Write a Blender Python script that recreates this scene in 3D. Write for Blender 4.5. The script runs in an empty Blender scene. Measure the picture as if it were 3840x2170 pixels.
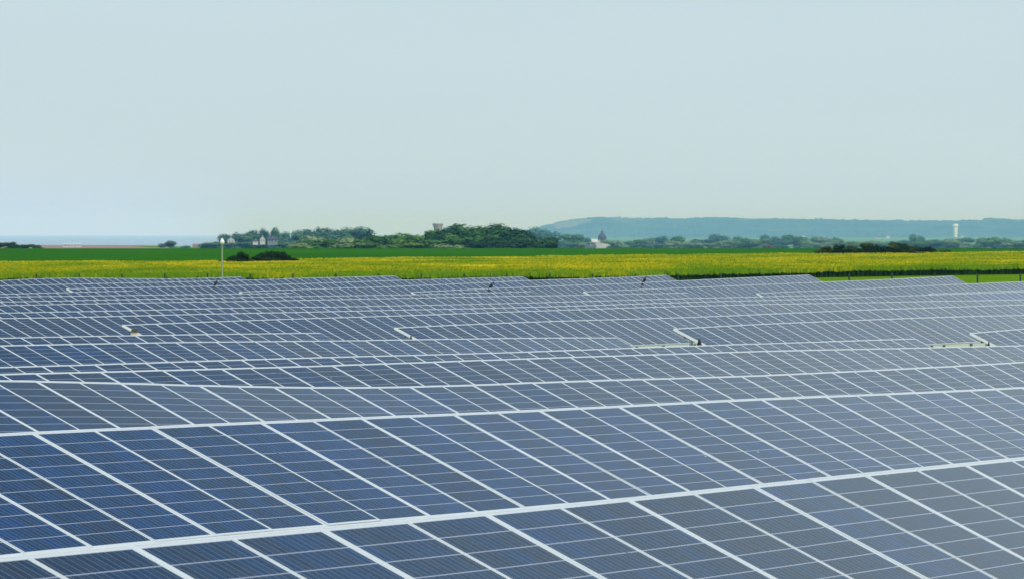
import bpy, math, random
import numpy as np
from mathutils import Matrix, Vector

random.seed(7)
rng = np.random.default_rng(11)
scene = bpy.context.scene
COL = scene.collection
R = math.radians

# ------------------------------------------------------------------ camera
# picture measurements are in pixels of a 3840 x 2170 picture: FPX focal length, HOR eye-level line
FPX, CX, HOR = 21000.0, 1920.0, 870.0
EYE = 4.2
cd = bpy.data.cameras.new('camera')
cd.sensor_width = 36.0
cd.lens = FPX / 3840.0 * 36.0
cd.shift_y = -(1085.0 - HOR) / 3840.0
cd.clip_start, cd.clip_end = 0.5, 60000.0
cd.dof.use_dof = True
cd.dof.focus_distance = 62.0
cd.dof.aperture_fstop = 20.0
cam = bpy.data.objects.new('camera', cd)
cam.location = (0, 0, EYE)
cam.rotation_euler = (R(90), 0, 0)
COL.objects.link(cam)
scene.camera = cam

# ------------------------------------------------------------------ sky, sun, exposure
SUN_EL, SUN_AZ = 57.0, 148.0           # azimuth clockwise from the viewing direction (+Y): afternoon sun behind the camera's right shoulder
world = bpy.data.worlds.new("World")
scene.world = world
world.use_nodes = True
wn, wl = world.node_tree.nodes, world.node_tree.links
wn.clear()
wo = wn.new('ShaderNodeOutputWorld')
bg = wn.new('ShaderNodeBackground')
sky = wn.new('ShaderNodeTexSky')
sky.sky_type = 'NISHITA'
sky.sun_disc = False
sky.sun_elevation = R(SUN_EL)
sky.sun_rotation = R(SUN_AZ)
sky.altitude = 30
sky.air_density = 1.0
sky.dust_density = 0.6
sky.ozone_density = 1.0
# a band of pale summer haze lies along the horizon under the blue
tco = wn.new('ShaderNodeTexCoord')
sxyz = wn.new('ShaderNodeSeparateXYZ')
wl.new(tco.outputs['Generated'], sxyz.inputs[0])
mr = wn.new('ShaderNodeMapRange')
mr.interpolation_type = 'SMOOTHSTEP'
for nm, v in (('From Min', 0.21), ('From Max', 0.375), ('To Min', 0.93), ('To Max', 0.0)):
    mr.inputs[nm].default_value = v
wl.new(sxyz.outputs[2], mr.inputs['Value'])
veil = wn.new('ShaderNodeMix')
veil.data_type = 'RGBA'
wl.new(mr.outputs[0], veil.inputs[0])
deep = wn.new('ShaderNodeMix')
deep.data_type, deep.blend_type = 'RGBA', 'MULTIPLY'
deep.inputs[0].default_value = 1.0
deep.inputs[7].default_value = (0.46, 0.73, 0.88, 1)
wl.new(sky.outputs[0], deep.inputs[6])
wl.new(deep.outputs[2], veil.inputs[6])
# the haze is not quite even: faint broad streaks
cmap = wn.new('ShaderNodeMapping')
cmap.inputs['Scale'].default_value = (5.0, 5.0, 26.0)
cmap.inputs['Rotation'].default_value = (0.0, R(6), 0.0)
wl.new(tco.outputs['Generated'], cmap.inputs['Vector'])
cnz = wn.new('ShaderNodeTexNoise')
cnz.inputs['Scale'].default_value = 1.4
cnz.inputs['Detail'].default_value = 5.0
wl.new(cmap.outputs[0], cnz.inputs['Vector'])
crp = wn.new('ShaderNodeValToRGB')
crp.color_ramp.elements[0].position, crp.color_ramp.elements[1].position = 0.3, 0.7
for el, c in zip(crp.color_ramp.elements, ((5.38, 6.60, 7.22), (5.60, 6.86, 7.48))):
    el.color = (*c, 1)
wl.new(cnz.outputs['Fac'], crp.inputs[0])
low = wn.new('ShaderNodeMapRange')          # sky tinted bluer at the horizon to offset the haze volume's reddening
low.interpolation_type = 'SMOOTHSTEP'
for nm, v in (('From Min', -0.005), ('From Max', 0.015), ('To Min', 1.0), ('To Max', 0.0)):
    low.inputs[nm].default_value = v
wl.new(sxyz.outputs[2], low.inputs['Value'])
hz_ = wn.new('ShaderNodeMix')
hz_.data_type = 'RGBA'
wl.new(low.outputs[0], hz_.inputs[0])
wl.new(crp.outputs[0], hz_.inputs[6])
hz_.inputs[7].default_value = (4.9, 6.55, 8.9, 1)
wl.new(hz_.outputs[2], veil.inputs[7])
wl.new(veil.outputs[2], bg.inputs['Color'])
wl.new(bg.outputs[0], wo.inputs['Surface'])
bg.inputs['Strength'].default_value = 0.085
sl = bpy.data.lights.new('sun', 'SUN')
sl.energy = 3.0
sl.angle = R(0.6)
sl.color = (1.0, 0.95, 0.87)
so = bpy.data.objects.new('sun', sl)
sd = Vector((math.sin(R(SUN_AZ)) * math.cos(R(SUN_EL)), math.cos(R(SUN_AZ)) * math.cos(R(SUN_EL)), math.sin(R(SUN_EL))))
so.rotation_euler = sd.to_track_quat('Z', 'Y').to_euler()
so.location = (40, 40, 80)
COL.objects.link(so)
vs = scene.view_settings
vs.view_transform, vs.look, vs.gamma, vs.exposure = 'Standard', 'None', 1.0, 0.35
vs.use_curve_mapping = False
scene.cycles.volume_bounces = 4
scene.cycles.max_bounces = 8
scene.cycles.use_denoising = True

# ------------------------------------------------------------------ helpers
def at(x, y, d):
    """the point that stands d metres ahead where the photo has pixel (x, y)"""
    return Vector(((x - CX) / FPX * d, d, EYE + (HOR - y) / FPX * d))

def link(o, parent=None):
    COL.objects.link(o)
    if parent is not None:
        o.parent = parent
    return o

def tag(o, label, cat, group=None):
    o['label'] = label
    o['category'] = cat
    if group:
        o['group'] = group
    return o

def empty(name, loc, label, cat, group=None):
    o = bpy.data.objects.new(name, None)
    o.empty_display_size = 0.3
    o.location = loc
    link(o)
    return tag(o, label, cat, group)

class MB:
    """collects faces into one mesh"""
    def __init__(self):
        self.v, self.f, self.m = [], [], []
    def face(self, pts, m=0):
        n = len(self.v)
        self.v += [tuple(p) for p in pts]
        self.f.append(tuple(range(n, n + len(pts))))
        self.m.append(m)
    def box(self, x0, x1, y0, y1, z0, z1, m=0):
        n = len(self.v)
        self.v += [(x, y, z) for z in (z0, z1) for y in (y0, y1) for x in (x0, x1)]
        for q in ((0, 2, 3, 1), (4, 5, 7, 6), (0, 1, 5, 4), (2, 6, 7, 3), (0, 4, 6, 2), (1, 3, 7, 5)):
            self.f.append(tuple(n + i for i in q))
            self.m.append(m)
    def bar(self, a, b, r, n=6, r2=None, m=0):
        a, b = Vector(a), Vector(b)
        r2 = r if r2 is None else r2
        z = (b - a).normalized()
        x = z.orthogonal().normalized()
        y = z.cross(x)
        k = len(self.v)
        for c, rr in ((a, r), (b, r2)):
            for i in range(n):
                t = 2 * math.pi * i / n
                self.v.append(tuple(c + (x * math.cos(t) + y * math.sin(t)) * rr))
        for i in range(n):
            j = (i + 1) % n
            self.f.append((k + i, k + j, k + n + j, k + n + i)); self.m.append(m)
        self.f.append(tuple(k + i for i in reversed(range(n)))); self.m.append(m)
        self.f.append(tuple(k + n + i for i in range(n))); self.m.append(m)
    def lathe(self, prof, n=16, c=(0, 0, 0), m=0):
        k = len(self.v)
        for r, z in prof:
            for i in range(n):
                t = 2 * math.pi * i / n
                self.v.append((c[0] + r * math.cos(t), c[1] + r * math.sin(t), c[2] + z))
        for a in range(len(prof) - 1):
            for i in range(n):
                j = (i + 1) % n
                self.f.append((k + a * n + i, k + a * n + j, k + (a + 1) * n + j, k + (a + 1) * n + i)); self.m.append(m)
    def mesh(self, name, mats, smooth=False):
        me = bpy.data.meshes.new(name)
        me.from_pydata(self.v, [], self.f)
        for mt in (mats if isinstance(mats, (list, tuple)) else [mats]):
            me.materials.append(mt)
        me.polygons.foreach_set('material_index', self.m)
        if smooth:
            me.polygons.foreach_set('use_smooth', [True] * len(self.f))
        me.update()
        return me
    def obj(self, name, mats, parent=None, smooth=False):
        return link(bpy.data.objects.new(name, self.mesh(name, mats, smooth)), parent)

def np_mesh(name, verts, faces, mat, smooth=False):
    """verts (n,3), faces (m,k) arrays"""
    me = bpy.data.meshes.new(name)
    n, (m, k) = len(verts), faces.shape
    me.vertices.add(n)
    me.vertices.foreach_set('co', verts.astype(np.float32).ravel())
    me.loops.add(m * k)
    me.loops.foreach_set('vertex_index', faces.astype(np.int32).ravel())
    me.polygons.add(m)
    me.polygons.foreach_set('loop_start', np.arange(0, m * k, k, dtype=np.int32))
    me.polygons.foreach_set('loop_total', np.full(m, k, dtype=np.int32))
    if smooth:
        me.polygons.foreach_set('use_smooth', [True] * m)
    me.materials.append(mat)
    me.update(calc_edges=True)
    me.validate()
    return me

# ------------------------------------------------------------------ materials
def new_mat(name):
    m = bpy.data.materials.new(name)
    m.use_nodes = True
    nt = m.node_tree
    nt.nodes.clear()
    out = nt.nodes.new('ShaderNodeOutputMaterial')
    b = nt.nodes.new('ShaderNodeBsdfPrincipled')
    nt.links.new(b.outputs[0], out.inputs[0])
    return m, nt, b

def N(nt, kind, **kw):
    n = nt.nodes.new(kind)
    for k, v in kw.items():
        setattr(n, k, v)
    return n

def setin(nt, sock, v):
    if isinstance(v, bpy.types.NodeSocket):
        nt.links.new(v, sock)
    else:
        sock.default_value = v

def M_(nt, op, a, b=None, c=None):
    n = N(nt, 'ShaderNodeMath', operation=op)
    for i, v in enumerate((a, b, c)):
        if v is not None:
            setin(nt, n.inputs[i], v)
    return n.outputs[0]

def MIX(nt, f, a, b):
    n = N(nt, 'ShaderNodeMix', data_type='RGBA')
    setin(nt, n.inputs[0], f)
    setin(nt, n.inputs[6], a if isinstance(a, bpy.types.NodeSocket) else (*a, 1))
    setin(nt, n.inputs[7], b if isinstance(b, bpy.types.NodeSocket) else (*b, 1))
    return n.outputs[2]

def RAMP(nt, f, stops):
    n = N(nt, 'ShaderNodeValToRGB')
    el = n.color_ramp.elements
    while len(el) < len(stops):
        el.new(0.5)
    for e, (p, c) in zip(el, stops):
        e.position = p
        e.color = (*c, 1)
    setin(nt, n.inputs[0], f)
    return n.outputs[0]

def noise(nt, vec, scale, detail=4.0, rough=0.6, stretch=None):
    if stretch is not None:
        mp = N(nt, 'ShaderNodeMapping')
        mp.inputs['Scale'].default_value = stretch
        nt.links.new(vec, mp.inputs['Vector'])
        vec = mp.outputs[0]
    n = N(nt, 'ShaderNodeTexNoise')
    nt.links.new(vec, n.inputs['Vector'])
    n.inputs['Scale'].default_value = scale
    n.inputs['Detail'].default_value = detail
    n.inputs['Roughness'].default_value = rough
    return n.outputs['Fac']

def plain(name, col, rough=0.6, metal=0.0, var=0.12, scale=3.0, spec=0.5):
    """one colour, unevenly weathered"""
    m, nt, b = new_mat(name)
    tc = N(nt, 'ShaderNodeTexCoord')
    f = noise(nt, tc.outputs['Object'], scale)
    lo = tuple(c * (1 - var) for c in col)
    hi = tuple(min(1, c * (1 + var)) for c in col)
    nt.links.new(RAMP(nt, f, [(0.3, lo), (0.7, hi)]), b.inputs['Base Color'])
    b.inputs['Roughness'].default_value = rough
    b.inputs['Metallic'].default_value = metal
    b.inputs['Specular IOR Level'].default_value = spec
    return m

def solar_glass():
    """poly-silicon cells under glass: UV counts cells (6 across, 10 along the slope); outside them white backsheet"""
    m, nt, b = new_mat('solar_cells_under_glass')
    uv = N(nt, 'ShaderNodeUVMap')
    sp = N(nt, 'ShaderNodeSeparateXYZ')
    nt.links.new(uv.outputs[0], sp.inputs[0])
    u, v = sp.outputs[0], sp.outputs[1]
    oi = N(nt, 'ShaderNodeObjectInfo')
    def edge(x, w):
        f = M_(nt, 'ABSOLUTE', M_(nt, 'SUBTRACT', M_(nt, 'FRACT', x), 0.5))
        return M_(nt, 'GREATER_THAN', f, 0.5 - w)
    gapv = edge(v, 0.020)
    gapu = edge(u, 0.009)
    bus = edge(M_(nt, 'ADD', M_(nt, 'MULTIPLY', u, 2.0), 0.5), 0.075)
    out = M_(nt, 'MAXIMUM', M_(nt, 'GREATER_THAN', M_(nt, 'ABSOLUTE', M_(nt, 'SUBTRACT', u, 3.0)), 2.995),
             M_(nt, 'GREATER_THAN', M_(nt, 'ABSOLUTE', M_(nt, 'SUBTRACT', v, 5.0)), 4.99))
    cb = N(nt, 'ShaderNodeCombineXYZ')
    nt.links.new(M_(nt, 'FLOOR', u), cb.inputs[0])
    nt.links.new(M_(nt, 'FLOOR', v), cb.inputs[1])
    nt.links.new(M_(nt, 'MULTIPLY', oi.outputs['Random'], 917.0), cb.inputs[2])
    wnz = N(nt, 'ShaderNodeTexWhiteNoise', noise_dimensions='3D')
    nt.links.new(cb.outputs[0], wnz.inputs['Vector'])
    # whole panels lean to grey or to blue, single cells vary about that
    row_tone = N(nt, 'ShaderNodeSeparateColor')                 # row tones: each row's grey or blue lean paints in its angle of reflection
    nt.links.new(oi.outputs['Color'], row_tone.inputs[0])
    lean = M_(nt, 'ADD', M_(nt, 'MULTIPLY', row_tone.outputs[0], 0.55), M_(nt, 'MULTIPLY', wnz.outputs['Value'], 0.45))
    cell = RAMP(nt, lean, [(0.15, (0.013, 0.017, 0.023)), (0.48, (0.004, 0.020, 0.048)), (0.9, (0.001, 0.033, 0.122))])
    # crystal grain
    vo = N(nt, 'ShaderNodeTexVoronoi')
    nt.links.new(uv.outputs[0], vo.inputs['Vector'])
    vo.inputs['Scale'].default_value = 9.0
    gr = N(nt, 'ShaderNodeSeparateColor')
    nt.links.new(vo.outputs['Color'], gr.inputs[0])
    cell = MIX(nt, M_(nt, 'MULTIPLY', gr.outputs[0], 0.35), cell, (0.025, 0.045, 0.085))
    c = MIX(nt, M_(nt, 'MULTIPLY', gapu, 0.5), cell, (0.19, 0.25, 0.32))
    c = MIX(nt, M_(nt, 'MULTIPLY', bus, 0.38), c, (0.19, 0.25, 0.32))
    c = MIX(nt, M_(nt, 'MULTIPLY', gapv, 0.95), c, (0.40, 0.45, 0.52))
    c = MIX(nt, out, c, (0.57, 0.62, 0.62))
    # dust film and a few droppings
    ds = N(nt, 'ShaderNodeMapping')
    nt.links.new(uv.outputs[0], ds.inputs['Vector'])
    cb2 = N(nt, 'ShaderNodeCombineXYZ')
    nt.links.new(M_(nt, 'MULTIPLY', oi.outputs['Random'], 331.0), cb2.inputs[0])
    nt.links.new(cb2.outputs[0], ds.inputs['Location'])
    dust = noise(nt, ds.outputs[0], 0.7, 5.0, 0.65)
    c = MIX(nt, M_(nt, 'MULTIPLY', dust, 0.08), c, (0.30, 0.31, 0.30))
    v2 = N(nt, 'ShaderNodeTexVoronoi')
    nt.links.new(ds.outputs[0], v2.inputs['Vector'])
    v2.inputs['Scale'].default_value = 0.55
    rim = M_(nt, 'ADD', v2.outputs['Distance'], M_(nt, 'MULTIPLY', noise(nt, ds.outputs[0], 14.0), 0.06))
    s3 = N(nt, 'ShaderNodeSeparateColor')
    nt.links.new(v2.outputs['Color'], s3.inputs[0])
    spot = M_(nt, 'MULTIPLY', M_(nt, 'LESS_THAN', rim, 0.085), M_(nt, 'GREATER_THAN', s3.outputs[0], 0.80))
    c = MIX(nt, M_(nt, 'MULTIPLY', spot, 0.8), c, MIX(nt, M_(nt, 'GREATER_THAN', s3.outputs[1], 0.6), (0.55, 0.55, 0.50), (0.02, 0.02, 0.02)))
    nt.links.new(c, b.inputs['Base Color'])
    nt.links.new(M_(nt, 'ADD', 0.05, M_(nt, 'MULTIPLY', dust, 0.08)), b.inputs['Roughness'])
    b.inputs['IOR'].default_value = 1.17
    return m

def ground_mat(name, stops, scale, stretch=(1, 1, 1), bump=0.0, rough=0.95):
    m, nt, b = new_mat(name)
    g = N(nt, 'ShaderNodeNewGeometry')
    f = noise(nt, g.outputs['Position'], scale, 6.0, 0.65, stretch)
    f2 = noise(nt, g.outputs['Position'], scale * 9, 3.0, 0.6, stretch)
    mix = M_(nt, 'ADD', M_(nt, 'MULTIPLY', f, 0.65), M_(nt, 'MULTIPLY', f2, 0.35))
    nt.links.new(RAMP(nt, mix, stops), b.inputs['Base Color'])
    b.inputs['Roughness'].default_value = rough
    b.inputs['Specular IOR Level'].default_value = 0.0
    if bump:
        bp = N(nt, 'ShaderNodeBump')
        bp.inputs['Strength'].default_value = bump
        nt.links.new(f2, bp.inputs['Height'])
        nt.links.new(bp.outputs[0], b.inputs['Normal'])
    return m

def leaf_mat(name, dark, mid, light, scale=0.5):
    """leaf colours that vary from clump to clump and plant to plant"""
    m, nt, b = new_mat(name)
    g = N(nt, 'ShaderNodeNewGeometry')
    oi = N(nt, 'ShaderNodeObjectInfo')
    f = noise(nt, g.outputs['Position'], scale, 3.0, 0.6)
    f = M_(nt, 'ADD', M_(nt, 'MULTIPLY', f, 0.7), M_(nt, 'MULTIPLY', oi.outputs['Random'], 0.3))
    nt.links.new(RAMP(nt, f, [(0.28, dark), (0.5, mid), (0.75, light)]), b.inputs['Base Color'])
    b.inputs['Roughness'].default_value = 0.75
    b.inputs['Specular IOR Level'].default_value = 0.0
    return m

MAT = {
    'glass': solar_glass(),
    'alu': plain('pale_aluminium', (0.57, 0.62, 0.62), 0.45, 0.0, 0.06, 2.0),
    'steel': plain('galvanised_steel', (0.42, 0.44, 0.45), 0.5, 0.6, 0.15, 5.0),
    'post_green': plain('dark_green_coated_steel', (0.012, 0.045, 0.015), 0.6, 0.0, 0.2, 4.0),
    'white': plain('white_paint', (0.80, 0.80, 0.76), 0.5, 0.0, 0.05, 1.5),
    'wall_white': plain('white_render', (0.52, 0.51, 0.49), 0.9, 0.0, 0.08, 0.4),
    'wall_grey': plain('grey_render', (0.20, 0.23, 0.28), 0.9, 0.0, 0.1, 0.4),
    'slate': plain('dark_slate', (0.055, 0.065, 0.085), 0.7, 0.0, 0.2, 0.6),
    'tile': plain('brown_tile', (0.22, 0.12, 0.085), 0.8, 0.0, 0.2, 0.6),
    'pane': plain('dark_window_glass', (0.03, 0.04, 0.05), 0.15, 0.0, 0.2, 1.0),
    'concrete': plain('weathered_concrete', (0.44, 0.33, 0.28), 0.9, 0.0, 0.12, 0.3),
    'pole': plain('pale_pole_paint', (0.30, 0.33, 0.23), 0.5, 0.0, 0.08, 2.0),
    'dark': plain('dark_plastic', (0.012, 0.013, 0.011), 0.6, 0.0, 0.2, 6.0),
    'bird': plain('black_feathers', (0.006, 0.006, 0.009), 0.45, 0.0, 0.3, 30.0),
    'beak': plain('dark_horn', (0.05, 0.04, 0.02), 0.5),
    'beige': plain('beige_sheet_metal', (0.62, 0.56, 0.42), 0.6, 0.0, 0.1, 4.0),
    'rust': plain('rusty_brown_lid', (0.055, 0.045, 0.02), 0.8, 0.0, 0.3, 8.0),
    'bark': plain('bark', (0.09, 0.07, 0.05), 0.95, 0.0, 0.3, 2.0),
    'leaf_deep': leaf_mat('deep_green_leaves', (0.010, 0.040, 0.018), (0.022, 0.075, 0.026), (0.050, 0.130, 0.038)),
    'leaf_fresh': leaf_mat('fresh_green_leaves', (0.030, 0.095, 0.022), (0.066, 0.170, 0.036), (0.140, 0.255, 0.055)),
    'leaf_blue': leaf_mat('haze_tinted_leaves', (0.028, 0.090, 0.070), (0.060, 0.150, 0.100), (0.120, 0.220, 0.115)),  # the blue of distance haze is mixed into these leaf colours
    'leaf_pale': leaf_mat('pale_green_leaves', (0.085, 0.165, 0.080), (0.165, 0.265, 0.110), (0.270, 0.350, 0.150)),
    'leaf_olive': leaf_mat('olive_leaves', (0.014, 0.026, 0.003), (0.045, 0.064, 0.008), (0.110, 0.125, 0.022)),
    'leaf_dark': leaf_mat('dark_leaves', (0.004, 0.014, 0.002), (0.010, 0.032, 0.004), (0.030, 0.060, 0.010)),
    'leaf_rust': leaf_mat('rusty_leaves', (0.10, 0.06, 0.025), (0.20, 0.10, 0.03), (0.28, 0.15, 0.06)),
    'grass': ground_mat('meadow_grass', [(0.3, (0.050, 0.120, 0.008)), (0.5, (0.085, 0.175, 0.010)), (0.7, (0.150, 0.220, 0.040))], 0.35, (1, 0.4, 1), 0.4),
    'wheat': ground_mat('young_wheat', [(0.3, (0.015, 0.092, 0.001)), (0.5, (0.024, 0.120, 0.002)), (0.7, (0.040, 0.145, 0.003))], 0.03, (0.5, 0.25, 1), 0.3),
    'plough': ground_mat('ploughed_earth', [(0.3, (0.22, 0.15, 0.11)), (0.5, (0.30, 0.21, 0.15)), (0.7, (0.26, 0.24, 0.14))], 0.004, (1, 0.3, 1)),
    'track': ground_mat('worn_grassy_gravel', [(0.3, (0.36, 0.44, 0.30)), (0.5, (0.47, 0.53, 0.43)), (0.7, (0.56, 0.60, 0.53))], 0.5, (1, 1, 1), 0.3),
    'sea': None,
}

def rape_mat():
    m, nt, b = new_mat('rape_blossom')
    g = N(nt, 'ShaderNodeNewGeometry')
    sp = N(nt, 'ShaderNodeSeparateXYZ')
    tc = N(nt, 'ShaderNodeUVMap')
    nt.links.new(tc.outputs[0], sp.inputs[0])          # u = height in the plant, v = plant's own random
    f = noise(nt, g.outputs['Position'], 0.10, 5.0, 0.65, (1, 0.35, 1))
    f = M_(nt, 'ADD', M_(nt, 'MULTIPLY', f, 0.9), M_(nt, 'MULTIPLY', sp.outputs[1], 0.16))
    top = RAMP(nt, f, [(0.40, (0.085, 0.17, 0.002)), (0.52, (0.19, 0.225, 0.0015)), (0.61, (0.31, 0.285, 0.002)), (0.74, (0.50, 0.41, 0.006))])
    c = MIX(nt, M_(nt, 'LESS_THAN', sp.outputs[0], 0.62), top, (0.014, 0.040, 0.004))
    nt.links.new(c, b.inputs['Base Color'])
    b.inputs['Roughness'].default_value = 0.8
    b.inputs['Specular IOR Level'].default_value = 0.0
    return m
MAT['rape'] = rape_mat()

def site_grass():
    m, nt, b = new_mat('site_grass')
    g = N(nt, 'ShaderNodeNewGeometry')
    f = noise(nt, g.outputs['Position'], 0.35, 6.0, 0.65)
    f2 = noise(nt, g.outputs['Position'], 3.5, 3.0, 0.6)
    m1 = M_(nt, 'ADD', M_(nt, 'MULTIPLY', f, 0.6), M_(nt, 'MULTIPLY', f2, 0.4))
    lush = RAMP(nt, m1, [(0.3, (0.065, 0.155, 0.001)), (0.5, (0.105, 0.215, 0.002)), (0.7, (0.165, 0.260, 0.008))])
    dry = RAMP(nt, m1, [(0.3, (0.30, 0.38, 0.22)), (0.5, (0.42, 0.48, 0.34)), (0.7, (0.52, 0.56, 0.45))])
    sp = N(nt, 'ShaderNodeSeparateXYZ')
    nt.links.new(g.outputs['Position'], sp.inputs[0])
    edge = N(nt, 'ShaderNodeMapRange')
    for nm, v in (('From Min', 300.0), ('From Max', 332.0), ('To Min', 1.0), ('To Max', 0.0)):
        edge.inputs[nm].default_value = v
    nt.links.new(M_(nt, 'ADD', sp.outputs[1], M_(nt, 'MULTIPLY', f, 12.0)), edge.inputs['Value'])
    nt.links.new(MIX(nt, edge.outputs[0], lush, dry), b.inputs['Base Color'])
    b.inputs['Roughness'].default_value = 0.95
    b.inputs['Specular IOR Level'].default_value = 0.0
    return m
MAT['grass'] = site_grass()

def sea_mat():
    m, nt, b = new_mat('sea_water')
    g = N(nt, 'ShaderNodeNewGeometry')
    f = noise(nt, g.outputs['Position'], 0.002, 5.0, 0.6, (0.3, 1, 1))
    nt.links.new(RAMP(nt, f, [(0.35, (0.26, 0.36, 0.41)), (0.65, (0.33, 0.43, 0.48))]), b.inputs['Base Color'])
    b.inputs['Roughness'].default_value = 0.55
    bp = N(nt, 'ShaderNodeBump')
    bp.inputs['Strength'].default_value = 0.3
    nt.links.new(noise(nt, g.outputs['Position'], 0.05), bp.inputs['Height'])
    nt.links.new(bp.outputs[0], b.inputs['Normal'])
    return m
MAT['sea'] = sea_mat()

def hill_mat():
    m, nt, b = new_mat('wooded_hillside')
    g = N(nt, 'ShaderNodeNewGeometry')
    f = noise(nt, g.outputs['Position'], 0.0032, 6.0, 0.75, (1, 0.8, 6))
    woods = RAMP(nt, f, [(0.35, (0.004, 0.018, 0.018)), (0.52, (0.030, 0.070, 0.045)), (0.68, (0.095, 0.140, 0.085))])
    vo = N(nt, 'ShaderNodeTexVoronoi')
    mp = N(nt, 'ShaderNodeMapping')
    mp.inputs['Scale'].default_value = (1, 0.25, 2.5)
    nt.links.new(g.outputs['Position'], mp.inputs['Vector'])
    nt.links.new(mp.outputs[0], vo.inputs['Vector'])
    vo.inputs['Scale'].default_value = 0.003
    sc = N(nt, 'ShaderNodeSeparateColor')
    nt.links.new(vo.outputs['Color'], sc.inputs[0])
    sp = N(nt, 'ShaderNodeSeparateXYZ')
    nt.links.new(g.outputs['Position'], sp.inputs[0])
    # open fields lie only on the western foot of the hill (small X)
    west = M_(nt, 'LESS_THAN', M_(nt, 'ADD', sp.outputs[0], M_(nt, 'MULTIPLY', f, 1000.0)), 1120.0)
    fld = M_(nt, 'MULTIPLY', M_(nt, 'GREATER_THAN', sc.outputs[0], 0.62), west)
    c = MIX(nt, fld, woods, MIX(nt, sc.outputs[1], (0.09, 0.14, 0.08), (0.20, 0.17, 0.14)))
    nt.links.new(c, b.inputs['Base Color'])
    b.inputs['Roughness'].default_value = 0.95
    b.inputs['Specular IOR Level'].default_value = 0.05
    return m
MAT['hill'] = hill_mat()

# ------------------------------------------------------------------ the solar field: measured row tops
VPX = 8330.0                                   # pixels from the picture's middle to the rows' vanishing point
T = VPX / FPX
TH = math.atan(T)
ST, CT = math.sin(TH), math.cos(TH)
RH, NH = Vector((ST, CT, 0)), Vector((-CT, ST, 0))   # along a row (right and away), across the rows (left and away)
PITCH, FIRST = 7.8135, 1.3133
PW, PL, TILT, LOW = 1.0, 1.64, R(26.0), 0.45         # panel width, slope length, tilt, height of lower edge
HTOP = PL * math.sin(TILT) + LOW

def pk(k):
    return PITCH * (k + FIRST)

def s_of(x, k):
    t = (x - CX) / FPX
    return pk(k) * (1 + t * T) / (T - t)

def xyz(s, k, z):
    v = RH * s + NH * pk(k)
    return Vector((v.x, v.y, z))

def z_of(x, y, k):
    s = s_of(x, k)
    d = s * CT + pk(k) * ST
    return EYE + (HOR - y) / FPX * d

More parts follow.
